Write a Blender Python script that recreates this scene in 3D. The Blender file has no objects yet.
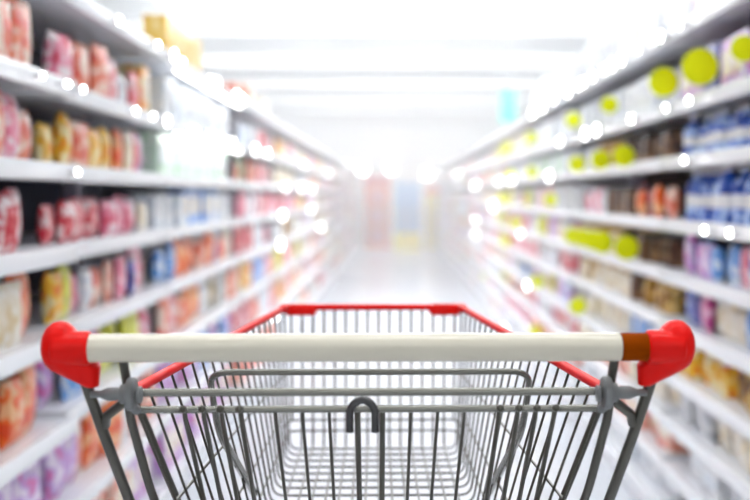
import bpy, bmesh, math, random
from mathutils import Vector, Matrix

random.seed(11)
S = bpy.context.scene
COL = S.collection
PI = math.pi
CAM_H = 1.28
FPX = 1067.0
LF, RF = 0.876, 0.975          # distance of the left / right shelf faces from the camera line

# ------------------------------------------------------------------ helpers
def lin(h):
    if isinstance(h, str):
        h = [int(h[i:i + 2], 16) / 255 for i in (0, 2, 4)]
    return tuple((c / 12.92 if c <= .04045 else ((c + .055) / 1.055) ** 2.4) for c in h) + (1.0,)

MATS = {}
def mat(name, col, rough=.5, metal=0.0, spec=.5, emit=None, strength=0.0, noise=0.0, nscale=40, bump=0.0, coat=0.0):
    if name in MATS:
        return MATS[name]
    m = bpy.data.materials.new(name); m.use_nodes = True
    nt = m.node_tree; b = nt.nodes['Principled BSDF']
    c = lin(col)
    b.inputs['Base Color'].default_value = c
    b.inputs['Roughness'].default_value = rough
    b.inputs['Metallic'].default_value = metal
    b.inputs['Specular IOR Level'].default_value = spec
    b.inputs['Coat Weight'].default_value = coat
    if noise or bump:
        tc = nt.nodes.new('ShaderNodeTexCoord'); n = nt.nodes.new('ShaderNodeTexNoise')
        n.inputs['Scale'].default_value = nscale; n.inputs['Detail'].default_value = 3
        nt.links.new(tc.outputs['Object'], n.inputs['Vector'])
        if noise:
            r = nt.nodes.new('ShaderNodeMixRGB'); r.blend_type = 'MIX'
            r.inputs[1].default_value = tuple(x * (1 - noise) for x in c[:3]) + (1,)
            r.inputs[2].default_value = tuple(min(1, x * (1 + noise)) for x in c[:3]) + (1,)
            nt.links.new(n.outputs['Fac'], r.inputs[0]); nt.links.new(r.outputs[0], b.inputs['Base Color'])
        if bump:
            bp = nt.nodes.new('ShaderNodeBump'); bp.inputs['Strength'].default_value = bump; bp.inputs['Distance'].default_value = .002
            nt.links.new(n.outputs['Fac'], bp.inputs['Height']); nt.links.new(bp.outputs[0], b.inputs['Normal'])
    if emit:
        b.inputs['Emission Color'].default_value = lin(emit); b.inputs['Emission Strength'].default_value = strength
    MATS[name] = m
    return m

def print_mat(name, c1, c2, c3, scale=24, rough=.3):
    """printed packaging: three inks in soft blotches, a different cut on every pack"""
    if name in MATS:
        return MATS[name]
    m = bpy.data.materials.new(name); m.use_nodes = True
    nt = m.node_tree; N = nt.nodes; L = nt.links; b = N['Principled BSDF']
    tc = N.new('ShaderNodeTexCoord'); oi = N.new('ShaderNodeObjectInfo')
    mul = N.new('ShaderNodeMath'); mul.operation = 'MULTIPLY'; mul.inputs[1].default_value = 37.0
    add = N.new('ShaderNodeVectorMath'); add.operation = 'ADD'
    L.new(oi.outputs['Random'], mul.inputs[0]); L.new(tc.outputs['Object'], add.inputs[0]); L.new(mul.outputs[0], add.inputs[1])
    n = N.new('ShaderNodeTexNoise'); n.inputs['Scale'].default_value = scale; n.inputs['Detail'].default_value = 1.6
    L.new(add.outputs[0], n.inputs['Vector'])
    r = N.new('ShaderNodeValToRGB'); e = r.color_ramp.elements
    e[0].position = .38; e[0].color = lin(c3); e[1].position = .58; e[1].color = lin(c2)
    k = r.color_ramp.elements.new(.44); k.color = lin(c1)
    k = r.color_ramp.elements.new(.51); k.color = lin(c1)
    L.new(n.outputs['Fac'], r.inputs[0]); L.new(r.outputs[0], b.inputs['Base Color'])
    b.inputs['Roughness'].default_value = rough
    MATS[name] = m
    return m

class MB:
    def __init__(s):
        s.v = []; s.f = []; s.mi = []; s.cur = 0
    def add(s, v, f):
        o = len(s.v); s.v += [tuple(p) for p in v]
        s.f += [tuple(i + o for i in q) for q in f]; s.mi += [s.cur] * len(f)
    def box(s, x0, x1, y0, y1, z0, z1, b=0.0):
        if b <= 0:
            v = [(x, y, z) for z in (z0, z1) for y in (y0, y1) for x in (x0, x1)]
            s.add(v, [(0, 2, 3, 1), (4, 5, 7, 6), (0, 1, 5, 4), (2, 6, 7, 3), (0, 4, 6, 2), (1, 3, 7, 5)]); return
        bm = bmesh.new(); bmesh.ops.create_cube(bm, size=1)
        for q in bm.verts:
            q.co = Vector(((x0 + x1) / 2 + q.co.x * (x1 - x0), (y0 + y1) / 2 + q.co.y * (y1 - y0), (z0 + z1) / 2 + q.co.z * (z1 - z0)))
        bmesh.ops.bevel(bm, geom=bm.edges[:] , offset=b, segments=2, affect='EDGES', profile=.6)
        s.bm(bm)
    def bm(s, bm, M=None):
        bm.verts.index_update()
        s.add([(M @ q.co if M else q.co) for q in bm.verts], [[q.index for q in f.verts] for f in bm.faces]); bm.free()
    def tube(s, pts, r, n=10, closed=False, sx=1.0):
        pts = [Vector(p) for p in pts]
        P = []
        for p in pts:
            if not P or (p - P[-1]).length > 1e-6: P.append(p)
        k = len(P); rs = r if isinstance(r, (list, tuple)) else [r] * k
        T = []
        for i in range(k):
            a = P[(i - 1) % k] if (closed or i > 0) else P[i]
            c = P[(i + 1) % k] if (closed or i < k - 1) else P[i]
            T.append((c - a).normalized())
        up = Vector((0, 0, 1)) if abs(T[0].z) < .9 else Vector((0, 1, 0))
        u = T[0].cross(up).normalized(); V = []
        for i in range(k):
            u = (u - T[i] * u.dot(T[i])).normalized(); w = T[i].cross(u)
            for j in range(n):
                a = 2 * PI * j / n
                V.append(P[i] + (u * math.cos(a) * sx + w * math.sin(a)) * rs[i])
        F = []
        for i in range(k if closed else k - 1):
            for j in range(n):
                a = i * n + j; b = i * n + (j + 1) % n; i2 = ((i + 1) % k) * n
                F.append((a, b, i2 + (j + 1) % n, i2 + j))
        if not closed:
            F.append(tuple(range(n - 1, -1, -1))); F.append(tuple((k - 1) * n + j for j in range(n)))
        s.add(V, F)
    def lathe(s, prof, n=20, axis='z', c=(0, 0, 0), cap=True):
        V = []; F = []; c = Vector(c)
        for (r, h) in prof:
            for j in range(n):
                a = 2 * PI * j / n; x, y = r * math.cos(a), r * math.sin(a)
                V.append(c + (Vector((x, y, h)) if axis == 'z' else Vector((h, x, y)) if axis == 'x' else Vector((y, h, x))))
        k = len(prof)
        for i in range(k - 1):
            for j in range(n):
                F.append((i * n + j, i * n + (j + 1) % n, (i + 1) * n + (j + 1) % n, (i + 1) * n + j))
        if cap:
            F.append(tuple(range(n - 1, -1, -1))); F.append(tuple((k - 1) * n + j for j in range(n)))
        s.add(V, F)
    def mesh(s, name, mats, smooth=True):
        me = bpy.data.meshes.new(name); me.from_pydata(s.v, [], s.f)
        for m in (mats if isinstance(mats, (list, tuple)) else [mats]): me.materials.append(m)
        me.polygons.foreach_set('material_index', s.mi)
        bm = bmesh.new(); bm.from_mesh(me); bmesh.ops.recalc_face_normals(bm, faces=bm.faces); bm.to_mesh(me); bm.free()
        if smooth:
            me.polygons.foreach_set('use_smooth', [True] * len(me.polygons))
            try: me.set_sharp_from_angle(angle=math.radians(38))
            except Exception: pass
        me.update()
        return me
    def build(s, name, mats, parent=None, smooth=True):
        o = bpy.data.objects.new(name, s.mesh(name, mats, smooth)); COL.objects.link(o)
        if parent: o.parent = parent
        return o

def tag(o, label=None, cat=None, group=None, kind=None):
    if label: o['label'] = label
    if cat: o['category'] = cat
    if group: o['group'] = group
    if kind: o['kind'] = kind
    return o
def empty(name, loc=(0, 0, 0), rz=0.0):
    o = bpy.data.objects.new(name, None); COL.objects.link(o); o.location = loc; o.rotation_euler = (0, 0, rz); o.empty_display_size = .1
    return o
def fillet(pts, r, n=6):
    """round the inner corners of a polyline"""
    pts = [Vector(p) for p in pts]; out = [pts[0]]
    rs = r if isinstance(r, (list, tuple)) else [r] * (len(pts) - 2)
    for i in range(1, len(pts) - 1):
        a, b, c = pts[i - 1], pts[i], pts[i + 1]; q = rs[i - 1]
        d1 = (a - b); d2 = (c - b); q = min(q, d1.length * .49, d2.length * .49)
        p1 = b + d1.normalized() * q; p2 = b + d2.normalized() * q
        for k in range(n + 1):
            t = k / n; out.append(p1 * (1 - t) ** 2 + b * 2 * t * (1 - t) + p2 * t * t)
    out.append(pts[-1]); return out

# ------------------------------------------------------------------ setting
WX = 7.5; Y0, Y1 = -5.0, 28.0; CH = 3.6
def struct(name, mb, m, smooth=False):
    return tag(mb.build(name, m, None, smooth), kind='structure')
def slab(*a):
    q = MB(); q.box(*a); return q

fm = mat('polished_floor_tile', 'eef0f2', rough=.22)
nt = fm.node_tree; tcn = nt.nodes.new('ShaderNodeTexCoord'); bk = nt.nodes.new('ShaderNodeTexBrick')
bk.offset = 0; bk.inputs['Scale'].default_value = 1; bk.inputs['Brick Width'].default_value = .6; bk.inputs['Row Height'].default_value = .6
bk.inputs['Mortar Size'].default_value = .004
bk.inputs['Color1'].default_value = lin('e3e6ec'); bk.inputs['Color2'].default_value = lin('dce0e7'); bk.inputs['Mortar'].default_value = lin('cfd3d6')
nt.links.new(tcn.outputs['Object'], bk.inputs['Vector']); nt.links.new(bk.outputs['Color'], nt.nodes['Principled BSDF'].inputs['Base Color'])
struct('floor', slab(-WX, WX, Y0, Y1, -.1, 0), fm)
wallm = mat('white_wall_paint', 'f1f1ef', rough=.7, noise=.03, nscale=3)
ceilm = mat('ceiling_paint', 'e2e6e6', rough=.8, noise=.03, nscale=2)
struct('wall_left', slab(-WX - .1, -WX, Y0, Y1, 0, CH), wallm)
struct('wall_right', slab(WX, WX + .1, Y0, Y1, 0, CH), wallm)
struct('wall_back', slab(-WX, WX, Y1, Y1 + .1, 0, CH), wallm)
struct('wall_front', slab(-WX, WX, Y0 - .1, Y0, 0, CH), wallm)
struct('ceiling', slab(-WX, WX, Y0, Y1, CH, CH + .1), ceilm)
beam_m = mat('ceiling_beam_paint', 'f4f5f6', rough=.7)
for i, y in enumerate([12.3, 15.3, 18.9, 22.2, 25.2]):
    struct(f'trim_{i + 1}', slab(-WX, WX, y - .14, y + .14, CH - .30, CH), beam_m)
duct_m = mat('ceiling_track_paint', 'c9d0d2', rough=.7)
for i, x in enumerate([-2.2, -.75, .75, 2.2]):
    struct(f'trim_{i + 6}', slab(x - .06, x + .06, Y0, Y1, CH - .07, CH - .005), duct_m)

# ceiling lights: long transverse strip fittings
lampm = mat('lit_diffuser', 'ffffff', rough=.4, emit='fdfeff', strength=18.0)
lampn = mat('lit_diffuser_soft', 'ffffff', rough=.4, emit='fdfeff', strength=11.5)
lampb = mat('added_strip_diffuser', 'ffffff', rough=.4, emit='fdfeff', strength=6.2)
panelm = mat('lit_panel', 'ffffff', rough=.4, emit='fdfeff', strength=.75)
housm = mat('white_lamp_housing', 'f2f2f2', rough=.4)
hm = MB(); hm.box(-2.6, 2.6, -.16, .16, .03, .09, .01); hm_me = hm.mesh('housing', housm, False)
dm = MB(); dm.box(-2.57, 2.57, -.135, .135, .0, .035); dm_me = dm.mesh('diffuser', lampm, False); dn_me = dm.mesh('diffuser', lampn, False); db_me = dm.mesh('diffuser', lampb, False)
hm = MB(); hm.box(-3.3, 3.3, -.58, .58, .03, .09, .01); hp_me = hm.mesh('housing', housm, False)
dm = MB(); dm.box(-3.26, 3.26, -.55, .55, .0, .035); dp_me = dm.mesh('diffuser', panelm, False)
ORD = ['first', 'second', 'third', 'fourth', 'fifth', 'sixth', 'seventh', 'eighth', 'ninth', 'tenth', 'eleventh', 'twelfth', 'thirteenth',
       'fourteenth', 'fifteenth', 'sixteenth', 'seventeenth', 'eighteenth', 'nineteenth', 'twentieth', 'twenty-first', 'twenty-second',
       'twenty-third', 'twenty-fourth', 'twenty-fifth', 'twenty-sixth', 'twenty-seventh', 'twenty-eighth']
lamp_ys = [-2.8, 1.2, 4.6, 7.6, 9.6, 11.6]
added_strip_ys = [12.72, 15.72, 19.32, 22.62, 25.62]  # added lamps, hidden by the beams, to brighten the far aisle
panel_ys = [13.5, 17.1, 20.4, 23.8, 26.6]
for i, y in enumerate(lamp_ys + panel_ys + added_strip_ys):
    pan = y in panel_ys
    r = empty('panel_light' if pan else 'strip_light', (0, y, CH - (.2 if y not in added_strip_ys else .17)))  # strip_light also names the added strips
    for nm, me in (('housing', hp_me if pan else hm_me), ('diffuser', dp_me if pan else dn_me if y < 6 else db_me if y in added_strip_ys else dm_me)):
        o = bpy.data.objects.new(nm, me); COL.objects.link(o); o.parent = r
    for x in (-2, 2):
        rod = MB(); rod.tube([(x, 0, .085), (x, 0, .2 if y not in added_strip_ys else .17)], .006, 8); rod.build('hanger', housm, r)
    if pan:
        tag(r, f'wide white light panel across the ceiling, {ORD[i - len(lamp_ys)]} from the top edge of the view', 'ceiling light', 'light panels across the ceiling')
    elif y in added_strip_ys:
        tag(r, f'added unseen strip light tucked behind a ceiling beam, {ORD[added_strip_ys.index(y)]} beam down the aisle', 'ceiling light', 'added strip lights behind the ceiling beams')
    else:
        tag(r, f'long white ceiling strip light across the aisle, {ORD[i]} counted from behind the trolley', 'ceiling light', 'ceiling strip lights across the aisle')

# ------------------------------------------------------------------ shopping trolley
# cart frame: x to the right, y forward measured as distance d from the camera, z from the floor
CY = 1.45
cart = empty('shopping_trolley', (-.0315, CY, 0), .0167)
tag(cart, 'grey wire shopping trolley with an ivory handle and red plastic ends in the aisle', 'shopping trolley')
def C(x, d, dz):               # dz: below the eye level
    return Vector((x, d - CY, CAM_H + dz))
DR, DF = 1.06, 1.888
def hw_top(d): return .155 + (1.888 - d) / .8 * .085
ZR, ZB = -.1985, -.446
HB = .146
wire = mat('grey_zinc_wire', '55534b', rough=.3, metal=.6, spec=.5)
frame_m = mat('grey_zinc_frame', '5d5b54', rough=.28, metal=.6, spec=.5)
bar_m = mat('bright_zinc_bar', '85847d', rough=.24, metal=.7)
red_m = mat('red_plastic', 'ee1009', rough=.36, spec=.2)
redrim_m = mat('red_plastic_rim', 'ec0c10', rough=.45, spec=.12)
ivory_m = mat('ivory_plastic', 'e0d9c6', rough=.25, coat=.3)
brown_m = mat('brown_plastic', '903e00', rough=.5, spec=.02)
greyp_m = mat('grey_plastic', '7d7f80', rough=.45)
dark_m = mat('dark_grey_plastic', '3e3d3f', rough=.25, coat=.3)
WR = .00155

def side_pt(s, d, z):
    t = (z - ZR) / (ZB - ZR); h = hw_top(d) * (1 - t) + HB * t
    return C(s * h, d, z)
ribs = [DF - .012 - .0415 * i for i in range(20)]
zl = (-.313, -.377)
for s in (-1, 1):
    m = MB()
    for d in ribs:
        top = side_pt(s, d, ZR); bot = side_pt(s, d, ZB)
        if d > 1.28:
            m.tube(fillet([top, bot, C(s * (HB - .03), d, ZB)], .022, 5), WR, 6)
        else:
            m.tube([top, side_pt(s, d, -.42)], WR, 6)
    for z in zl + (-.418,):
        m.tube([side_pt(s, d, z) + Vector((s * .0025, 0, 0)) for d in (1.07, 1.3, 1.6, DF - .02)], WR * 1.15, 6)
    m.build('side_panel', wire, cart)
m = MB()
xs = [(-7.5 + i) * .0193 for i in range(16)]
for x in xs:
    if abs(x) < .139:
        m.tube(fillet([C(x, DF, ZR), C(x, DF, ZB + .002), C(x, DF - .03, ZB + .002)], .016, 4), WR * 1.18, 6)
    else:
        m.tube([C(x, DF, ZR), C(x * .985, DF, -.40)], WR * 1.18, 6)
for z in (-.313, -.377, -.398, -.417):
    t = (z - ZR) / (ZB - ZR); h = .155 * (1 - t) + HB * t
    m.tube(fillet([C(-h - .004, DF - .05, z), C(-h, DF + .002, z), C(h, DF + .002, z), C(h + .004, DF - .05, z)], .018, 5), WR * 1.18, 6)
m.build('front_panel', wire, cart)
m = MB()
for x in xs:
    if abs(x) < .139: m.tube([C(x, DF - .028, ZB + .002), C(x * 1.02, 1.285, ZB + .002)], WR * 1.18, 6)
for d in ribs:
    if d > 1.28: m.tube([C(-HB + .03, d, ZB), C(HB - .03, d, ZB)], WR * 1.18, 6)
m.build('basket_floor', wire, cart)
# red rim
m = MB()
m.tube(fillet([C(-hw_top(1.07), 1.07, ZR), C(-.155, DF, ZR), C(.155, DF, ZR), C(hw_top(1.07), 1.07, ZR)], .02, 6), .0054, 12)
m.build('rim', redrim_m, cart)
for s in (-1, 1):
    m = MB(); bm = bmesh.new(); bmesh.ops.create_cube(bm, size=1)
    for q in bm.verts: q.co = Vector((q.co.x * .058, q.co.y * .017, q.co.z * .0195))
    bmesh.ops.bevel(bm, geom=bm.edges[:], offset=.004, segments=3, affect='EDGES')
    m.bm(bm, Matrix.Translation(C(s * .128, DF, ZR - .004)))
    m.tube([C(s * .1545, DF - .002, ZR), side_pt(s, DF - .03, ZR)], .0075, 10)
    m.build('corner_clip', red_m, cart)['label'] = 'red plastic clip on the rim corner'
# rear gate: leaning forward as it goes down
def gp(x, z):
    return C(x, 1.08 + .95 * (-.2166 - z), z)
m = MB()
for s in (-1, 1):
    m.tube([C(s * .233, 1.083, -.2166), gp(s * .222, -.30), gp(s * .205, -.43)], .0042, 10)
for px in (41, 68, 95, 130, 149, 167, 186):
    for s in (-1, 1):
        x = s * px / 988.0
        m.tube([C(x, 1.0835, -.2150), gp(x, -.228), gp(x * .985, -.43)], .0019 if px < 100 else .0026, 8)
        if px > 120: m.lathe([(.0001, -.0035), (.0035, -.002), (.0042, 0), (.0035, .002), (.0001, .0035)], 10, 'y', C(x, 1.0765, -.2155), False)
for s in (-1, 1):
    x = s * 12.5 / 988.0
    m.tube([C(x, 1.0835, -.2150), gp(x, -.228), gp(x, -.43)], .0031, 10)
m.tube([gp(-.205, -.43), gp(.205, -.43)], .003, 8)
m.build('rear_gate', wire, cart)
m = MB(); m.tube([C(-.238, 1.08, -.2166), C(.236, 1.08, -.2166)], .0037, 14); m.build('gate_bar', bar_m, cart)
# upper cross bar between the two hinge clamps
m = MB(); m.tube([C(-.236, 1.06, -.1957), C(.229, 1.06, -.1957)], .0041, 14); m.build('hinge_bar', bar_m, cart)
# folding child seat frame behind the gate
m = MB()
hs = .1685
p = fillet([C(-hs * .96, 1.47, -.41), C(-hs * 1.01, 1.19, -.262), C(-hs, 1.12, -.1857), C(hs, 1.12, -.1857), C(hs * 1.01, 1.19, -.262), C(hs * .96, 1.47, -.41)], [.05, .022, .022, .05], 8)
m.tube(p, [.0034 + .0018 * min(1, max(0, (-(q.z - CAM_H) - .21) / .10)) for q in p], 12)
m.build('child_seat_frame', bar_m, cart)
# handle
hx0, hx1 = (85 - 369.5) / 1036, (650 - 369.5) / 1036
hz, hd = -.1472, 1.03
xb = (621 - 369.5) / 1036
def rod(x0, x1, r, name, mt):
    q = MB(); q.lathe([(r * .93, x0), (r, x0 + .0012), (r, x1 - .0012), (r * .93, x1)], 32, 'x', C(0, hd, hz)); return q.build(name, mt, cart)
rod(hx0 - .012, xb, .0137, 'handle_bar', ivory_m)
rod(xb + .0003, hx1 + .012, .0137, 'handle_sleeve', brown_m)['label'] = 'brown sleeve at one end of the handle'
for s in (-1, 1):
    xo = (lambda px: s * (369.5 - px) / 1036)
    bm = bmesh.new(); pts = []
    # swollen outer end plus the skirt that runs down on to the leg
    for i in range(9):
        a = -PI / 2 + PI * i / 8
        for j in range(20):
            t = 2 * PI * j / 20
            r = .0255 * math.cos(a) ** .8 if abs(a) < 1.57 else 0
            pts.append(C(xo(60 - 18.5 * math.sin(a)), hd + .006 + r * math.cos(t) * .8, hz + r * math.sin(t) + .0005))
    for j in range(14):
        t = 2 * PI * j / 14
        pts.append(C(xo(89.5) + .006 * math.cos(t), hd + .016 + .010 * math.sin(t), -.187))
        pts.append(C(xo(89.5) + .0075 * math.cos(t), hd + .014 + .0125 * math.sin(t), -.168))
    vs = [bm.verts.new(q) for q in pts]
    res = bmesh.ops.convex_hull(bm, input=vs)
    bmesh.ops.delete(bm, geom=list({e for e in res['geom_unused'] + res['geom_interior'] if isinstance(e, bmesh.types.BMVert)}), context='VERTS')
    m = MB(); m.bm(bm)
    a0, a1 = sorted((xo(91.5), xo(55)))
    m.lathe([(.0145, a0), (.0165, a0 + .0015), (.0165, a1 - .0015), (.0145, a1)], 36, 'x', C(0, hd, hz))
    o = m.build('end_cap', red_m, cart)
    rm = o.modifiers.new('merge', 'REMESH'); rm.mode = 'VOXEL'; rm.voxel_size = .0011; rm.use_smooth_shade = True
    sm = o.modifiers.new('soften', 'SMOOTH'); sm.iterations = 5; sm.factor = .5
    o['label'] = 'red plastic end cap of the handle'
    # legs
    m = MB()
    m.tube(fillet([C(s * .280, 1.036, -.165), C(s * .268, 1.10, -.26), C(s * .25, 1.24, -.43), C(s * .235, 1.36, -.62), C(s * .225, 1.40, -1.04), C(s * .215, 1.55, -1.10), C(s * .15, 2.05, -1.10)], [.03, .05, .1, .1, .06]), .0056, 12)
    m.build('leg', frame_m, cart)
    m = MB()
    m.tube(fillet([C(s * .2405, 1.036, -.15), C(s * .241, 1.066, -.19), C(s * .243, 1.082, -.222), C(s * .234, 1.17, -.345), C(s * .20, 1.26, -.445)], [.02, .03, .05]), .0047, 12)
    m.build('handle_support', frame_m, cart)
    # hinge clamp: sleeve, ring nut, lug and bolt
    m = MB()
    a = C(0, 1.052, -.1955)
    m.lathe([(.0052, s * .2445), (.0066, s * .2475), (.0066, s * .257), (.0045, s * .2625), (.0036, s * .264), (.0036, s * .274)], 18, 'x', a)
    m.lathe([(.0095, s * .2300), (.0150, s * .2302), (.0162, s * .2312), (.0162, s * .2375), (.0150, s * .2385), (.0105, s * .2388), (.0095, s * .2445)], 14, 'x', a)
    m.lathe([(.006, s * .2235), (.0085, s * .2245), (.0085, s * .2275), (.007, s * .2285)], 16, 'x', a + Vector((0, 0, -.001)))
    m.tube([C(s * .240, 1.058, -.203), C(s * .2335, 1.075, -.2166)], [.0060, .0048], 12)
    m.build('hinge_clamp', greyp_m, cart)
    m = MB(); m.tube([C(s * .243, 1.058, -.205), C(s * .262, 1.068, -.220), C(s * .2665, 1.08, -.232)], .0048, 10); m.build('link_bracket', frame_m, cart)
# coin-lock hook over the lower bar
m = MB(); pts = []
for i in range(15):
    a = PI - PI * i / 14
    pts.append(C(-.0075 + .0128 * math.cos(a), 1.071, -.2205 + .0145 * math.sin(a)))
m.tube([C(-.0203, 1.071, -.2385), C(-.0203, 1.071, -.2375)] + pts + [C(.0053, 1.071, -.2375), C(.0053, 1.071, -.2385)], [.0026, .0040] + [.0041] * 15 + [.0040, .0026], 14)
m.build('hook', dark_m, cart)['label'] = 'dark grey hook over the gate bar'
# chassis and castors (below the frame of the photograph)
m = MB()
m.tube([C(-.225, 1.405, -1.04), C(.225, 1.405, -1.04)], .008, 10)
m.tube([C(-.155, 2.03, -1.10), C(.155, 2.03, -1.10)], .008, 10)
for s in (-1, 1): m.tube(fillet([C(s * .143, 1.42, -.44), C(s * .16, 1.46, -.75), C(s * .19, 1.58, -1.095)], .1), .007, 10)
for i in range(7): m.tube([C(-.12 + .04 * i, 1.56, -1.10), C(-.10 + .0333 * i, 2.03, -1.10)], .003, 8)
m.tube([C(-.215, 1.56, -1.10), C(.215, 1.56, -1.10)], .006, 10)
m.build('chassis', frame_m, cart)
whm = mat('grey_rubber_wheel', '5a5a5c', rough=.6)
for (x, d) in ((-.21, 1.58), (.21, 1.58), (-.15, 2.0), (.15, 2.0)):
    m = MB(); m.tube([C(x, d, -1.10), C(x, d, -1.135)], .012, 12)
    for s in (-1, 1): m.box(x + s * .02 - .002, x + s * .02 + .002, d - CY - .045, d - CY + .012, CAM_H - 1.24, CAM_H - 1.13)
    m.box(x - .022, x + .022, d - CY - .03, d - CY + .014, CAM_H - 1.135, CAM_H - 1.13)
    k = m.build('castor', frame_m, cart)
    m = MB(); m.lathe([(.05, -.014), (.0615, -.011), (.0625, 0), (.0615, .011), (.05, .014)], 28, 'x', C(x, d - .03, -CAM_H + .0625)); m.build('wheel', whm, k)

# ------------------------------------------------------------------ goods
PAL = {
 'pink':   ('pink and white', 'ee88a6', 'fdeef0', 'd8405c'),
 'red':    ('red and white', 'd8283c', 'fbe4e4', 'ee7f86'),
 'coral':  ('coral and cream', 'f08a68', 'fbe2d2', 'e24a3c'),
 'yellow': ('yellow and orange', 'f7c531', 'fff1bd', 'ee7a1c'),
 'lime':   ('lime yellow', 'd9da0a', 'eef078', 'bfc000'),
 'orange': ('bright orange', 'f56a14', 'fbc38c', 'e8480c'),
 'blue':   ('blue and white', '2c62cc', 'b9d3f7', '1b3f9c'),
 'sky':    ('light blue', '6aa8ec', 'e8f2fd', '3c78cc'),
 'navy':   ('dark blue', '2a3a94', '6a6fc0', '3b2a6a'),
 'lilac':  ('lilac and pink', 'c9a0e0', 'f2e4f8', 'dc6cb8'),
 'magenta':('magenta', 'cf4a98', 'f2bedd', 'a83a80'),
 'white':  ('white', 'f6f7f8', 'e2eaf2', 'd3ddea'),
 'mint':   ('white and pale green', 'eef6ee', 'cdebd2', '86cf9a'),
 'green':  ('green', '57b86a', 'c8ecc8', '2f8a4a'),
 'brown':  ('dark brown', '553524', '84603c', '332018'),
 'gold':   ('gold and brown', 'b78a35', 'e3c37c', '6a4220'),
 'maroon': ('dark red', '841622', 'c8505a', '4e0c14'),
 'cream':  ('cream', 'f4e9d2', 'fdf7ea', 'e6cf9e'),
 'straw':  ('straw yellow', 'f2c65a', 'f8dc94', 'e8b840'),
 'grey':   ('pale grey', 'd6d8dc', 'eceef0', 'b3b7be'),
}
def pmat(p): return print_mat('print_' + p, *PAL[p][1:])
capm = {k: mat('cap_' + k, c, rough=.4) for k, c in (('white', 'f4f4f4'), ('red', 'd4242e'), ('blue', '2450b0'), ('yellow', 'e8d020'), ('gold', 'c09a3e'), ('black', '2a2624'))}
CAPS = {'blue': 'white', 'sky': 'blue', 'navy': 'white', 'gold': 'gold', 'brown': 'black', 'white': 'blue', 'lime': 'yellow', 'cream': 'gold', 'orange': 'red', 'pink': 'white', 'lilac': 'white', 'mint': 'white'}

def shape_packet(m, w, h, t):
    n, k = 12, 9; V = []; F = []
    for s in (-1, 1):
        for i in range(k):
            v = i / (k - 1)
            for j in range(n):
                u = j / (n - 1)
                fat = (max(0, math.sin(PI * min(1, max(0, (v - .05) / .9)))) ** .25) * (max(0, math.sin(PI * u)) ** .2)
                wob = .02 * w * math.sin(9 * v + 2.1 * s)
                xx = (u - .5) * w * (1 - .03 * math.sin(PI * v)) + (wob if 0 < j < n - 1 else 0)
                V.append((xx, s * (fat * t / 2 + .0008) , v * h))
    for s in range(2):
        for i in range(k - 1):
            for j in range(n - 1):
                a = s * n * k + i * n + j; F.append((a, a + 1, a + n + 1, a + n))
    rim = [i for i in range(n)] + [i * n + n - 1 for i in range(1, k)] + [(k - 1) * n + j for j in range(n - 2, -1, -1)] + [i * n for i in range(k - 2, 0, -1)]
    for i in range(len(rim)):
        a, b = rim[i], rim[(i + 1) % len(rim)]; F.append((a, b, b + n * k, a + n * k))
    m.add(V, F)
def shape_carton(m, w, h, t):
    m.box(-w / 2, w / 2, -t / 2, t / 2, 0, h, .004)
    m.box(-w / 2 + .004, w / 2 - .004, -.004, .004, h - .001, h + .0012)
def shape_bottle(m, w, h, t):
    r = w / 2
    m.lathe([(r * .86, 0), (r, .006), (r, h * .22), (r * .94, h * .26), (r * .94, h * .52), (r, h * .57), (r * .98, h * .64), (r * .72, h * .76), (r * .36, h * .86), (r * .33, h * .93)], 18)
def shape_jar(m, w, h, t):
    r = w / 2
    m.lathe([(r * .9, 0), (r, .006), (r, h * .74), (r * .86, h * .82), (r * .84, h * .86)], 18)
SH = {'snack_packet': shape_packet, 'carton': shape_carton, 'bottle': shape_bottle, 'jar': shape_jar}
CATS = {'snack_packet': 'packet', 'carton': 'carton', 'bottle': 'bottle', 'jar': 'jar'}
CACHE = {}
def proto(kind, pal, w, h, t):
    """list of (part name, mesh) for one kind of pack; the first is the body"""
    key = (kind, pal, w, h, t)
    if key in CACHE: return CACHE[key]
    m = MB(); SH[kind](m, w, h, t); body = m.mesh(kind, pmat(pal)); parts = []
    cm = capm[CAPS.get(pal, 'white')]
    if kind == 'bottle':
        q = MB(); q.lathe([(w * .2, h * .91), (w * .215, h * .915), (w * .215, h * .99), (w * .19, h)], 16); parts.append(('cap', q.mesh('cap', cm)))
        q = MB(); q.lathe([(w * .478, h * .27), (w * .478, h * .51)], 18, cap=False); parts.append(('label', q.mesh('label', capm['white'] if pal not in ('white', 'cream', 'mint') else pmat('sky'))))
    elif kind == 'jar':
        q = MB(); q.lathe([(w * .45, h * .85), (w * .465, h * .86), (w * .465, h * .985), (w * .44, h)], 18); parts.append(('lid', q.mesh('lid', cm)))
    elif kind == 'carton':
        q = MB(); q.box(-w * .36, w * .36, -t / 2 - .0012, -t / 2 + .001, h * .3, h * .78); parts.append(('front_print', q.mesh('front_print', pmat({'white': 'grey', 'mint': 'white', 'cream': 'white', 'grey': 'white', 'navy': 'lilac', 'lime': 'yellow', 'straw': 'straw'}.get(pal, 'cream')), False)))
    CACHE[key] = (body, parts)
    return CACHE[key]

def place(kind, pal, w, h, t, loc, rz, label, group, parts=True):
    body, pr = proto(kind, pal, w, h, t)
    if pr and parts:
        r = empty(kind, loc, rz)
        o = bpy.data.objects.new('body', body); COL.objects.link(o); o.parent = r
        for nm, me in pr:
            c = bpy.data.objects.new(nm, me); COL.objects.link(c); c.parent = r
    else:
        r = bpy.data.objects.new(kind, body); COL.objects.link(r); r.location = loc; r.rotation_euler = (0, 0, rz)
    return tag(r, label, CATS[kind], group)

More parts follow.
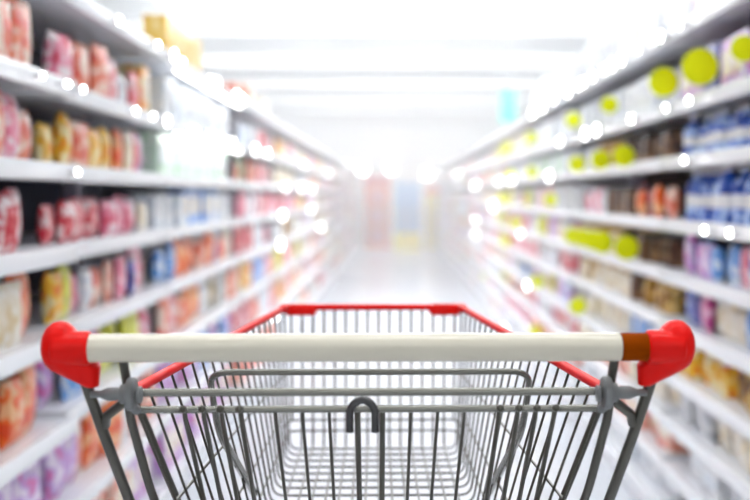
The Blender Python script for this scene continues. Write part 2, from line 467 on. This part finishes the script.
# ------------------------------------------------------------------ shelf units
shelf_m = mat('white_shelf_steel', 'e9ebf0', rough=.35)
rail_m = mat('white_price_rail', 'f5f7fa', rough=.25)
panel_m = mat('shade_dark_back_panel', '33374a', rough=.7)  # shade of the gaps above the goods, put into the panel colour
panel_b = mat('shade_brown_back_panel', '4a3a34', rough=.7)  # gap shade put into the colour here too, browner
panel_w = mat('pale_back_panel', 'dfe3ea', rough=.7)
post_m = mat('pale_upright_steel', 'd9d6e4', rough=.4)
def shelf_unit(side, y0, y1, face, levels, top, label, panel, depth=.42, canopy=True):
    sgn = -1 if side == 'L' else 1
    L = y1 - y0
    r = empty('shelf_unit', (sgn * face, (y0 + y1) / 2, 0), PI / 2 if side == 'L' else -PI / 2)
    tag(r, label, 'shelf unit', 'shelf units along the aisle')
    q = MB(); q.box(-L / 2 + .001, L / 2 - .001, depth, depth + .02, 0, top); q.build('back_panel', panel, r, False)
    for s in (-1, 1):
        q = MB(); a, b = sorted((s * (L / 2 - .001), s * (L / 2 - .022))); q.box(a, b, depth - .07, depth - .001, .0, top, .003); q.build('upright', post_m, r)
    q = MB(); q.box(-L / 2 + .023, L / 2 - .023, .03, depth - .001, 0, levels[0] - .024); q.build('plinth', shelf_m, r, False)
    for z in levels + ([top] if canopy else []):
        q = MB(); q.box(-L / 2 + .023, L / 2 - .023, .004, depth - .001, z - .022, z, .003); b = q.build('shelf', shelf_m, r)
        q = MB(); q.box(-L / 2 + .003, L / 2 - .003, -.010, .003, z - .040, z + .006, .004); q.build('price_rail', rail_m, b)
    return r

LLEV = [.16, .44, .70, .93, 1.146, 1.355, 1.57]
RLEV = [.14, .31, .48, .65, .83, 1.005, 1.19, 1.41, 1.60]
LTOP, RTOP = 1.83, 1.86
LU = [(.6, 2.80, LF - .035), (2.82, 4.16, LF), (4.18, 6.2, LF + .01), (6.22, 8.2, LF), (8.22, 10.2, LF)]
RU = [(.9, 2.0, RF), (2.02, 3.92, RF), (3.94, 6.0, RF + .01), (6.02, 8.0, RF), (8.02, 10.0, RF)]
LN = ['orange-stocked left unit at the edge of the view', 'shade-backed left unit past the orange bags', 'left unit with the glaring white top', 'left unit past the white glare', 'fifth left unit along the aisle']
RN = ['right unit beside the trolley handle', 'right unit with the blue bottles', 'right unit with the brown jars', 'right unit past the brown jars', 'fifth right unit along the aisle']
for i, (a, b, f) in enumerate(LU):
    shelf_unit('L', a, b, f, LLEV, LTOP, 'white steel shelf unit, ' + LN[i], panel_m if i in (0, 1) else panel_w)
for i, (a, b, f) in enumerate(RU):
    shelf_unit('R', a, b, f, RLEV, RTOP, 'white steel shelf unit, ' + RN[i], panel_b if i in (1, 2) else panel_w)
y = 10.22
FARL, FARR = [], []
k = 5
while y < 25:
    shelf_unit('L', y, y + 2.9, LF, LLEV, LTOP, f'pale white steel shelf unit far down the left of the aisle, {ORD[k]} along', panel_w)
    shelf_unit('R', y - .2, y + 2.7, RF, RLEV, RTOP, f'pale white steel shelf unit far down the right of the aisle, {ORD[k]} along', panel_w)
    FARL.append((y, y + 2.9)); FARR.append((y - .2, y + 2.7)); y += 2.92; k += 1

LEVN = lambda i, n: 'bottom shelf' if i == 0 else ('top shelf' if i == n - 1 else ['', 'second', 'third', 'fourth', 'fifth', 'sixth', 'seventh', 'eighth'][i] + ' shelf up')
# stock: (unit, level) -> list of (kind, palette, width, height, thickness, how many facings)
P, K, B, J = 'snack_packet', 'carton', 'bottle', 'jar'
LSTOCK = {
 (0, 0): [(K, 'coral', .22, .2, .2, 9)], (0, 1): [(P, 'lilac', .17, .2, .09, 12)], (0, 2): [(P, 'yellow', .17, .17, .08, 5), (P, 'orange', .17, .18, .08, 7)],
 (0, 3): [(P, 'orange', .2, .175, .1, 10)], (0, 4): [(P, 'red', .15, .15, .08, 13)], (0, 5): [(P, 'pink', .16, .16, .08, 12)], (0, 6): [(P, 'coral', .17, .17, .09, 11)],
 (1, 0): [(K, 'coral', .2, .19, .2, 3), (K, 'lilac', .2, .18, .2, 5)],
 (1, 1): [(P, 'lilac', .15, .19, .09, 2), (P, 'orange', .16, .2, .09, 4), (P, 'white', .15, .19, .09, 2), (P, 'coral', .15, .18, .08, 3)],
 (1, 2): [(P, 'lilac', .15, .16, .08, 3), (P, 'magenta', .14, .16, .08, 1), (P, 'lime', .15, .17, .09, 4), (P, 'coral', .14, .16, .08, 3)],
 (1, 3): [(P, 'lime', .13, .15, .08, 2), (P, 'pink', .14, .13, .08, 3), (P, 'maroon', .13, .17, .08, 2), (P, 'coral', .14, .15, .08, 2), (P, 'navy', .13, .15, .08, 2)],
 (1, 4): [(P, 'red', .15, .125, .08, 4), (P, 'pink', .14, .125, .08, 3), (P, 'coral', .13, .125, .08, 2), (P, 'blue', .13, .14, .08, 2)],
 (1, 5): [(P, 'yellow', .14, .14, .08, 2), (P, 'pink', .14, .15, .08, 1), (P, 'yellow', .14, .15, .08, 3), (P, 'red', .13, .15, .08, 1), (P, 'orange', .14, .14, .08, 1), (P, 'lilac', .13, .15, .08, 1), (P, 'yellow', .13, .15, .08, 4)],
 (1, 6): [(P, 'pink', .15, .165, .09, 4), (P, 'red', .15, .15, .09, 4), (K, 'yellow', .1, .19, .1, 2)],
 (2, 0): [(K, 'lilac', .2, .2, .2, 9)], (2, 1): [(P, 'lilac', .16, .2, .08, 5), (P, 'sky', .16, .2, .08, 6)], (2, 2): [(P, 'coral', .17, .17, .08, 3), (P, 'orange', .16, .17, .08, 4), (P, 'white', .16, .17, .08, 4)],
 (2, 3): [(P, 'sky', .16, .14, .08, 2), (P, 'orange', .16, .15, .08, 4), (P, 'coral', .16, .15, .08, 5)],
 (2, 4): [(K, 'white', .16, .14, .1, 3), (K, 'sky', .14, .16, .1, 5), (K, 'white', .16, .14, .1, 3)],
 (2, 5): [(K, 'mint', .18, .175, .1, 6), (K, 'mint', .16, .17, .1, 4)],
 (2, 6): [(K, 'white', .2, .18, .1, 9)],
 (3, 0): [(K, 'coral', .2, .18, .2, 9)], (3, 1): [(P, 'red', .17, .18, .08, 6), (P, 'white', .17, .18, .08, 4)], (3, 2): [(P, 'coral', .17, .17, .08, 5), (P, 'sky', .17, .17, .08, 5)],
 (3, 3): [(P, 'red', .17, .16, .08, 5), (P, 'white', .17, .16, .08, 5)], (3, 4): [(P, 'pink', .17, .15, .08, 5), (P, 'red', .17, .15, .08, 5)],
 (3, 5): [(P, 'green', .14, .15, .08, 1), (P, 'coral', .17, .15, .08, 4), (P, 'pink', .17, .15, .08, 5)], (3, 6): [(P, 'white', .17, .17, .08, 5), (P, 'red', .17, .16, .08, 5)],
 (4, 0): [(K, 'white', .22, .18, .2, 8)], (4, 1): [(P, 'yellow', .2, .18, .08, 4), (P, 'coral', .2, .18, .08, 4)], (4, 2): [(P, 'lime', .2, .17, .08, 3), (P, 'pink', .2, .17, .08, 6)],
 (4, 3): [(P, 'white', .2, .15, .08, 4), (P, 'gold', .2, .15, .08, 4)], (4, 4): [(P, 'pink', .2, .15, .08, 9)], (4, 5): [(P, 'cream', .2, .15, .08, 9)], (4, 6): [(P, 'yellow', .2, .16, .08, 4), (P, 'white', .2, .16, .08, 5)],
}
RSTOCK = {
 (0, 5): [(P, 'lilac', .15, .13, .08, 4)], (0, 6): [(B, 'blue', .08, .18, .08, 8)], (0, 3): [(K, 'gold', .18, .13, .12, 4)],
 (0, 7): [(B, 'navy', .08, .15, .08, 8)], (0, 8): [(K, 'navy', .16, .17, .12, 4)], (0, 4): [(P, 'white', .15, .12, .08, 4)],
 (1, 0): [(K, 'white', .2, .12, .16, 9)], (1, 1): [(K, 'white', .2, .12, .16, 4), (K, 'grey', .2, .12, .16, 5)], (1, 2): [(P, 'grey', .15, .12, .08, 4), (P, 'cream', .15, .12, .08, 6)],
 (1, 3): [(J, 'orange', .1, .12, .1, 5), (J, 'gold', .1, .12, .1, 6), (J, 'yellow', .1, .12, .1, 5)],
 (1, 4): [(P, 'navy', .13, .12, .08, 3), (P, 'white', .14, .13, .08, 4), (P, 'magenta', .13, .12, .08, 3), (P, 'cream', .14, .12, .08, 3)],
 (1, 5): [(P, 'lilac', .14, .135, .08, 4), (P, 'lilac', .13, .13, .08, 3), (P, 'sky', .13, .13, .08, 5)],
 (1, 6): [(B, 'blue', .08, .18, .08, 5), (K, 'lime', .1, .12, .08, 2), (B, 'blue', .08, .18, .08, 13)],
 (1, 7): [(B, 'navy', .08, .15, .08, 9), (B, 'blue', .08, .14, .08, 12)],
 (1, 8): [(K, 'navy', .16, .17, .12, 6), (K, 'lilac', .15, .16, .12, 5)],
 (2, 0): [(K, 'white', .2, .12, .16, 9)], (2, 1): [(K, 'coral', .2, .12, .16, 5), (K, 'white', .2, .12, .16, 4)], (2, 2): [(P, 'cream', .16, .12, .08, 6), (P, 'coral', .16, .12, .08, 5)],
 (2, 3): [(P, 'white', .16, .12, .08, 3), (P, 'sky', .16, .12, .08, 3), (P, 'cream', .16, .12, .08, 5)],
 (2, 4): [(J, 'gold', .1, .11, .1, 4), (J, 'brown', .1, .12, .1, 3), (J, 'cream', .1, .12, .1, 9)],
 (2, 5): [(J, 'brown', .11, .12, .1, 6), (J, 'gold', .12, .13, .1, 4), (J, 'cream', .11, .12, .1, 6)],
 (2, 6): [(P, 'orange', .14, .13, .08, 3), (P, 'maroon', .14, .13, .08, 2), (J, 'brown', .11, .13, .1, 6), (P, 'white', .14, .13, .08, 4)],
 (2, 7): [(J, 'brown', .11, .13, .1, 8), (J, 'gold', .11, .13, .1, 4), (K, 'grey', .14, .12, .1, 4)],
 (2, 8): [(K, 'white', .17, .16, .12, 6), (K, 'grey', .17, .16, .12, 5)],
 (3, 0): [(K, 'white', .22, .12, .16, 8)], (3, 1): [(K, 'coral', .22, .12, .16, 8)], (3, 2): [(P, 'pink', .18, .12, .08, 5), (P, 'white', .18, .12, .08, 5)], (3, 3): [(P, 'lilac', .18, .12, .08, 5), (P, 'lime', .18, .12, .08, 1), (P, 'white', .18, .12, .08, 4)],
 (3, 4): [(P, 'red', .18, .12, .08, 4), (P, 'white', .18, .12, .08, 6)], (3, 5): [(P, 'white', .18, .13, .08, 4), (P, 'lilac', .18, .13, .08, 3), (P, 'lime', .18, .13, .08, 2)], (3, 6): [(K, 'grey', .18, .14, .1, 6), (K, 'coral', .18, .14, .1, 3)],
 (3, 7): [(K, 'white', .18, .13, .1, 4), (K, 'mint', .18, .13, .1, 6)], (3, 8): [(K, 'white', .18, .17, .1, 10)],
 (4, 0): [(K, 'white', .22, .12, .16, 8)], (4, 1): [(K, 'pink', .22, .12, .16, 8)], (4, 2): [(P, 'coral', .2, .12, .08, 9)], (4, 3): [(P, 'white', .2, .12, .08, 5), (P, 'red', .2, .12, .08, 4)],
 (4, 4): [(P, 'pink', .2, .12, .08, 9)], (4, 5): [(P, 'white', .2, .13, .08, 5), (P, 'coral', .2, .13, .08, 4)], (4, 6): [(P, 'lime', .2, .13, .08, 2), (P, 'white', .2, .13, .08, 7)], (4, 7): [(K, 'white', .2, .13, .1, 9)], (4, 8): [(K, 'cream', .2, .17, .1, 9)],
}
QUEUE = []
def flush_packets():
    """the 300 nearest packets one by one, the small far ones as one mass"""
    QUEUE.sort(key=lambda a: a[5][0] ** 2 + a[5][1] ** 2)
    for a in QUEUE[:290]: place(*a)
    m = MB(); used = []
    for (kind, pal, w, h, t, loc, rz, lab, grp, pr) in QUEUE[290:]:
        if pal not in used: used.append(pal)
        q = MB(); SH[kind](q, w, h, t); M = Matrix.Translation(loc) @ Matrix.Rotation(rz, 4, 'Z')
        m.cur = used.index(pal); m.add([M @ Vector(p) for p in q.v], q.f)
    o = m.build('snack_packet', [pmat(p) for p in used])
    tag(o, 'mixed small packets along the farther shelves past the near units', 'packets', None, 'stuff')
def stock(side, units, table, levels, names, ystart):
    sgn = -1 if side == 'L' else 1; rz = PI / 2 if side == 'L' else -PI / 2
    for (u, l), runs in table.items():
        a, b, face = units[u]; yy = max(a + .05, ystart); cnt = {}
        gap = .006; seq = []
        while sum(q[2] * (.85 if q[0] == P else 1) + gap for q in seq) < b - yy + .4:
            for (kind, pal, w, h, t, n) in runs: seq += [(kind, pal, w, h, t)] * n
        for i in range(len(seq) - 2):                     # shoppers have muddled the rows a little
            if random.random() < .35: j = i + random.choice((1, 2)); seq[i], seq[j] = seq[j], seq[i]
        for (kind, pal, w, h, t) in seq:
            if yy + w > b - .03: break
            if kind == P: t = random.choice((.03, .038, .046))
            if kind == P: w = round(w * random.choice((.72, .85, .95)), 4)
            if kind == P and random.random() < .3: pal = random.choice(MUDDLE.get(pal, [pal]))
            cnt[(kind, pal)] = cnt.get((kind, pal), 0) + 1; c = cnt[(kind, pal)]
            x = sgn * (face + random.uniform(.025, .07) + t / 2)
            nm = kind.replace('_', ' ')
            lab = f'{PAL[pal][0]} {nm}, {ORD[c - 1]} on the {LEVN(l, len(levels))}, {names[u]}'
            hh = round(h * random.choice((.85, .93, 1.0, 1.06) if kind == P else (.97, 1.0)), 4)
            tw = .16 if kind == P else .03
            (lambda *a, parts: QUEUE.append(a + (parts,)) if kind == P else place(*a, parts))(kind, pal, w, hh, t, (x, yy + w / 2, levels[l] + .0006), rz + random.uniform(-tw, tw), lab,
                  f'{PAL[pal][0]} {nm}s, {LEVN(l, len(levels))}, {names[u]}', parts=(b < 6.5))
            yy += w + gap + (.004 if kind in ('bottle', 'jar') else 0)
MUDDLE = {'pink': ['white', 'red', 'coral'], 'red': ['pink', 'white', 'coral'], 'coral': ['cream', 'pink', 'yellow'], 'yellow': ['coral', 'cream', 'red'],
          'lilac': ['pink', 'white', 'sky'], 'orange': ['coral', 'cream'], 'white': ['cream', 'sky', 'pink'], 'maroon': ['red', 'pink'], 'lime': ['yellow', 'cream'], 'sky': ['white', 'lilac'], 'navy': ['blue']}
LSH = ['leftmost near unit', 'shade-backed left unit', 'glaring left unit', 'fourth left unit', 'fifth left unit']
RSH = ['rightmost near unit', 'blue bottle right unit', 'brown jar right unit', 'fourth right unit', 'fifth right unit']
stock('L', LU, LSTOCK, LLEV, LSH, 1.5)
stock('R', RU, RSTOCK, RLEV, RSH, 1.5)
flush_packets()

# the rest of the stock, far down the aisle
pals = ['pink', 'red', 'coral', 'yellow', 'white', 'cream', 'lilac', 'sky', 'lime', 'gold', 'mint', 'grey']
def far_goods(side, bays, levels, face):
    m = MB(); sgn = -1 if side == 'L' else 1
    for (a, b) in bays:
        for z in levels:
            yy = a + .05
            while yy < b - .3:
                m.cur = random.choice((0, 1, 2, 4, 4, 4, 5, 5, 6, 11, 9 if side == 'L' else 4, 3 if side == 'L' else 8))
                w = random.choice((.16, .2, .24)); h = random.uniform(.11, .15); t = .1
                for _ in range(random.choice((1, 2, 3))):
                    if yy + w > b - .04: break
                    x = sgn * (face + .05 + t / 2)
                    m.box(x - t / 2, x + t / 2, yy, yy + w - .01, z + .001, z + h); yy += w
    o = m.build('distant_packaged_goods', [pmat(p) for p in pals], None, False)
    return tag(o, f'pale mixed cartons and packets on the far {"left" if side == "L" else "right"} shelves down the aisle', 'packaged goods', None, 'stuff')
far_goods('L', FARL, LLEV, LF); far_goods('R', FARR, RLEV, RF)

# cartons on top of the units
def top_carton(side, y, face, top, w, h, t, pal, label):
    sgn = -1 if side == 'L' else 1
    place('carton', pal, w, h, t, (sgn * (face + .06 + t / 2), y, top + .0005), PI / 2 if side == 'L' else -PI / 2, label, None)
top_carton('L', 4.82, LF + .01, LTOP, .8, .2, .1, 'straw', 'straw yellow carton standing on top of the glaring white left unit')
top_carton('L', 6.9, LF, LTOP, .3, .16, .2, 'coral', 'coral and cream carton on top of the left unit past the white glare')
top_carton('L', 7.7, LF, LTOP, .4, .14, .2, 'cream', 'cream carton beside the coral one on top of a left unit')
yy = 2.2; i = 0
tw = [('cream', .3, .2), ('grey', .34, .24), ('brown', .16, .26), ('grey', .4, .24), ('lilac', .3, .2), ('white', .4, .25), ('grey', .42, .22), ('cream', .36, .25), ('white', .45, .25), ('grey', .4, .25), ('white', .45, .22), ('grey', .5, .22), ('cream', .4, .2), ('white', .5, .25), ('grey', .5, .22)]
for pal, w, h in tw:
    lo = [u for u in RU if u[0] <= yy < u[1]]
    if yy + w > 9.9: break
    top_carton('R', yy + w / 2, RF + .01, RTOP, w, h, .28, pal, f'{PAL[pal][0]} carton on top of the right shelf units, {ORD[i]} along from the trolley')
    yy += w + .012; i += 1

# yellow round price signs clipped to the right shelves
sign_m = mat('lime_sign_card', 'e9f000', rough=.6, spec=.2)
clip_m = mat('clear_sign_clip', 'dfe6ea', rough=.2)
SIGNS = [(2.99, 8, .036), (3.42, 8, .057), (3.88, 8, .052), (4.86, 8, .038), (5.84, 8, .042), (7.65, 8, .042), (9.3, 8, .045),
         (4.56, 7, .045), (5.07, 7, .045), (5.72, 7, .043), (7.6, 7, .04), (4.5, 5, .05), (5.02, 5, .05), (5.25, 5, .046), (5.55, 5, .045), (5.86, 5, .044), (9.0, 7, .045),
         (7.3, 3, .045), (5.7, 3, .045), (7.4, 1, .045), (8.6, 5, .045), (9.4, 4, .045), (6.7, 6, .04), (9.7, 6, .045)]
SLEV = {8: 1.60, 7: 1.41, 6: 1.19, 5: 1.005, 4: .83, 3: .65, 1: .31}
cs = {}
for (y, l, rad) in sorted(SIGNS):
    y *= .964
    z = SLEV[l] + .012; cs[l] = cs.get(l, 0) + 1
    r = empty('shelf_sign', (RF - .035, y, z - .012), 0)
    up = .075 if l == 8 else (.03 if l == 7 else .06)
    q = MB(); q.box(-.002, .002, -.006, .006, .0, up + .004); q.box(-.002, .023, -.006, .006, 0.0, .003); q.build('clip', clip_m, r, False)
    q = MB(); q.lathe([(rad * .97, -.0022), (rad, -.0015), (rad, .0015), (rad * .97, .0022)], 28, 'y', (0, -.008, up)); q.build('disc', sign_m, r)
    tag(r, f'round yellow price sign, {ORD[cs[l] - 1]} from the trolley on the {LEVN(l, 9)}, right units', 'price sign', 'round yellow price signs on the right shelves')

# added glowing discs on the shelf edges, standing in for glints off packs
spot_m = mat('glint_and_lamp_glow', 'ffffff', rough=.3, emit='ffffff', strength=16.0)
spotb_m = mat('white_glint_and_lamp_body', 'ececee', rough=.4)
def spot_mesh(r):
    q = MB(); q.lathe([(r * .55, 0), (r * .8, -.006), (r * 1.05, -.02), (r * 1.05, -.024)], 18, 'y'); a = q.mesh('glint_and_lamp_body', spotb_m)
    q = MB(); q.lathe([(r, -.024), (r * .8, -.028), (r * .4, -.030), (r * .02, -.0305)], 18, 'y'); b = q.mesh('glow_disc', spot_m)
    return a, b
SPC = {}
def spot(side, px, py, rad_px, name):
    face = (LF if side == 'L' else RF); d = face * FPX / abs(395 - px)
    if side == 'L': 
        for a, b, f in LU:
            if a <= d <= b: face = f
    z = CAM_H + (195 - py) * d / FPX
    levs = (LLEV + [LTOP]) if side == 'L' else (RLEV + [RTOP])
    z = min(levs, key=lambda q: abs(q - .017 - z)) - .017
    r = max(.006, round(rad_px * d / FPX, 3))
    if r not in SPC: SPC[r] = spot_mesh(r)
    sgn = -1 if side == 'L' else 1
    o = empty('shelf_glint_disc', (sgn * (face - .0101), d, z), PI / 2 if side == 'L' else -PI / 2)
    for nm, me in zip(('glint_and_lamp_body', 'glow_disc'), SPC[r]):
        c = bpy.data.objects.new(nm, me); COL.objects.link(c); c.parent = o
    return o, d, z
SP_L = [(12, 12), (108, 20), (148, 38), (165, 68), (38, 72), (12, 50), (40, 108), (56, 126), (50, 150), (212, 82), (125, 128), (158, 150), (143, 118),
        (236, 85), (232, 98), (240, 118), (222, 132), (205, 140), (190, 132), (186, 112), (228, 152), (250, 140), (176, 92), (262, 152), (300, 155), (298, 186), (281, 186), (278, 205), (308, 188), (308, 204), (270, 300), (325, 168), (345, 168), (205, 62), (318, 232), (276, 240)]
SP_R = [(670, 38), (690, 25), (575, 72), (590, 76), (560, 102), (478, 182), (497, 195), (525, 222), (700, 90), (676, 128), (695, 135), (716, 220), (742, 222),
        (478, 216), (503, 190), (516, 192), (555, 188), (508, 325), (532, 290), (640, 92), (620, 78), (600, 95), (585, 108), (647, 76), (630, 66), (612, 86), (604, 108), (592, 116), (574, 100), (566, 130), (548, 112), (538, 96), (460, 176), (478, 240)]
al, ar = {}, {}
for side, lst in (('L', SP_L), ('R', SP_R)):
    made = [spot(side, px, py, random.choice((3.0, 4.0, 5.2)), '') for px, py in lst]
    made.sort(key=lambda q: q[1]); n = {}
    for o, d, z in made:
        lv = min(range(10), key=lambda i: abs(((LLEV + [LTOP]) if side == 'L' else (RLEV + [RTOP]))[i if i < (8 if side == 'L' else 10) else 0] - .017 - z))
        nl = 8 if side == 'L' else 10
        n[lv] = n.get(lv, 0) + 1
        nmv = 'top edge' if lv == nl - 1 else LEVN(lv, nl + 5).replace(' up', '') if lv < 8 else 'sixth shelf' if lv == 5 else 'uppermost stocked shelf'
        tag(o, f'added glowing glint disc, {ORD[n[lv] - 1]} from the trolley on the {nmv}, {"left" if side == "L" else "right"} units', 'shelf glint', 'added glowing glint discs on the shelf edges')

# added glowing tubes that make the glare on the white-topped left unit
tube_m = mat('glare_tube_glow', 'ffffff', rough=.3, emit='ffffff', strength=9.0)
def shelf_tube(side, y0, y1, face, z, label):
    sgn = -1 if side == 'L' else 1
    r = empty('shelf_glare_tube', (sgn * (face + .005), (y0 + y1) / 2, z), PI / 2 if side == 'L' else -PI / 2)
    h = (y1 - y0) / 2
    q = MB(); q.box(-h, h, .004, .03, -.012, 0, .002); q.build('housing', spotb_m, r)
    q = MB(); q.tube([(-h + .01, -.003, -.017), (h - .01, -.003, -.017)], .010, 12); q.build('tube', tube_m, r)
    tag(r, label, 'shelf glint')
shelf_tube('L', 4.35, 6.1, LF + .01, LTOP - .0225, 'added glowing glare tube under the top of the glaring left unit')
shelf_tube('L', 4.35, 6.1, LF + .01, 1.57 - .0225, 'added glowing glare tube below the top shelf of the glaring left unit')

# hanging teal sign and the far end of the aisle
r = empty('hanging_sign', (1.27, 12.0, 2.1))
q = MB(); q.box(-.085, .085, -.01, .01, 0, .38, .006); q.build('board', mat('teal_board', '2fd0b8', rough=.5), r)
q = MB()
for x in (-.06, .06): q.tube([(x, 0, .37), (x, 0, CH - 2.1)], .003, 6)
q.build('hanger', clip_m, r)
tag(r, 'narrow teal sign hanging from the ceiling above the right shelves', 'sign')
def display(name, x, y, w, h, body, head, label, n=3):
    r = empty(name, (x, y, 0))
    q = MB(); q.box(-w / 2, w / 2, .0, .4, 0, .12, .01); q.box(-w / 2, w / 2, .38, .4, .12, h - .2); 
    for s in (-1, 1): a, b = sorted((s * w / 2, s * (w / 2 - .02))); q.box(a, b, 0, .38, .12, h - .2)
    q.build('stand', body, r, False)
    for i in range(n):
        z = .12 + (h - .32) * i / n; q = MB(); q.box(-w / 2 + .021, w / 2 - .021, .021, .379, z + .001, z + .02); q.build('tray', body, r, False)
    q = MB(); q.box(-w / 2, w / 2, .0, .02, h - .2, h, .006); q.build('header', head, r)
    tag(r, label, 'display stand')
    return r
om = mat('orange_display_card', 'f47a20', rough=.6); rm_ = mat('red_display_card', 'd83a34', rough=.6); bm_ = mat('pale_blue_display_card', '8cc4ee', rough=.6); ym = mat('yellow_display_card', 'f6e400', rough=.6)
display('display_stand', -.42, 25.5, .62, 1.75, om, rm_, 'orange and red display stand at the far end of the aisle')
display('display_stand', .30, 26.0, .62, 1.6, bm_, bm_, 'pale blue display stand at the far end of the aisle')
display('display_stand', .95, 25.6, .4, 1.5, ym, om, 'narrow yellow display stand at the far end of the aisle')
for i in range(3):
    place('carton', 'red', .24, .3, .25, (-.42 + .0, 25.5 + .2, .1415 + i * .4767), 0, f'red and white carton in the orange display stand, {ORD[i]} tray from the floor', 'cartons in the orange display stand', False)
r = empty('dump_bin', (.28, 24.6, 0))
q = MB(); q.box(-.32, .32, -.2, .2, .0, .36, .01); q.build('bin', ym, r); q = MB(); q.box(-.3, .3, -.18, .18, .36, .40, .012); q.build('lid', mat('pale_yellow_card', 'f8e640', rough=.6), r)
tag(r, 'bright yellow bin standing before the pale blue display stand', 'bin')
q = MB()
bigspot = spot_mesh(.12)
for i, (px, py) in enumerate(((362, 169), (391, 168), (427, 174))):
    d = 27.97; o = empty('wall_spotlight', ((px - 395) * d / FPX, d + .029, CAM_H + (195 - py) * d / FPX))
    o.location.y = 28.0
    for nm, me in zip(('glint_and_lamp_body', 'glow_disc'), bigspot):
        c = bpy.data.objects.new(nm, me); COL.objects.link(c); c.parent = o
    tag(o, f'round glowing white lamp on the far wall, {["nearest the left shelves", "in the middle of the three", "nearest the right shelves"][i]}', 'wall lamp', 'glowing lamps on the far wall')

# added haze volume, standing in for washed-out lens glow down the aisle
hz_m = bpy.data.materials.new('added_glow_haze'); hz_m.use_nodes = True
nt = hz_m.node_tree; nt.nodes.clear()
out = nt.nodes.new('ShaderNodeOutputMaterial'); vs = nt.nodes.new('ShaderNodeVolumeScatter')
vs.inputs['Density'].default_value = .038; vs.inputs['Anisotropy'].default_value = .3
vs.inputs['Color'].default_value = (1, 1, 1, 1)
nt.links.new(vs.outputs[0], out.inputs['Volume'])
q = MB(); q.box(-WX + .01, WX - .01, 5.0, Y1 - .01, .003, CH - .01)
o = q.build('haze', hz_m, None, False)  # added volume, standing in for lens glow
tag(o, 'added thin white haze giving the washed-out glow of the far aisle', 'haze', None, 'stuff')

# ------------------------------------------------------------------ camera, world, view
w = bpy.data.worlds.new('World'); S.world = w; w.use_nodes = True
w.node_tree.nodes['Background'].inputs[0].default_value = (1, 1, 1, 1); w.node_tree.nodes['Background'].inputs[1].default_value = .3
cam = bpy.data.cameras.new('camera'); co = bpy.data.objects.new('camera', cam); COL.objects.link(co)
co.location = (0, 0, CAM_H); co.rotation_euler = (PI / 2, 0, 0)
cam.sensor_width = 36; cam.lens = FPX * 36 / 750
cam.shift_x = -20 / 750; cam.shift_y = -55 / 750
cam.clip_start = .05
cam.dof.use_dof = True; cam.dof.focus_distance = 1.23; cam.dof.aperture_fstop = 3.1; cam.dof.aperture_blades = 0
S.camera = co
S.view_settings.view_transform = 'Standard'; S.view_settings.look = 'None'; S.view_settings.gamma = 1; S.view_settings.use_curve_mapping = False
S.view_settings.exposure = 0.37
S.cycles.use_denoising = True
S.cycles.max_bounces = 8; S.cycles.diffuse_bounces = 4; S.cycles.glossy_bounces = 3; S.cycles.volume_bounces = 4
S.cycles.caustics_reflective = False; S.cycles.caustics_refractive = False
S.cycles.sample_clamp_indirect = 6.0
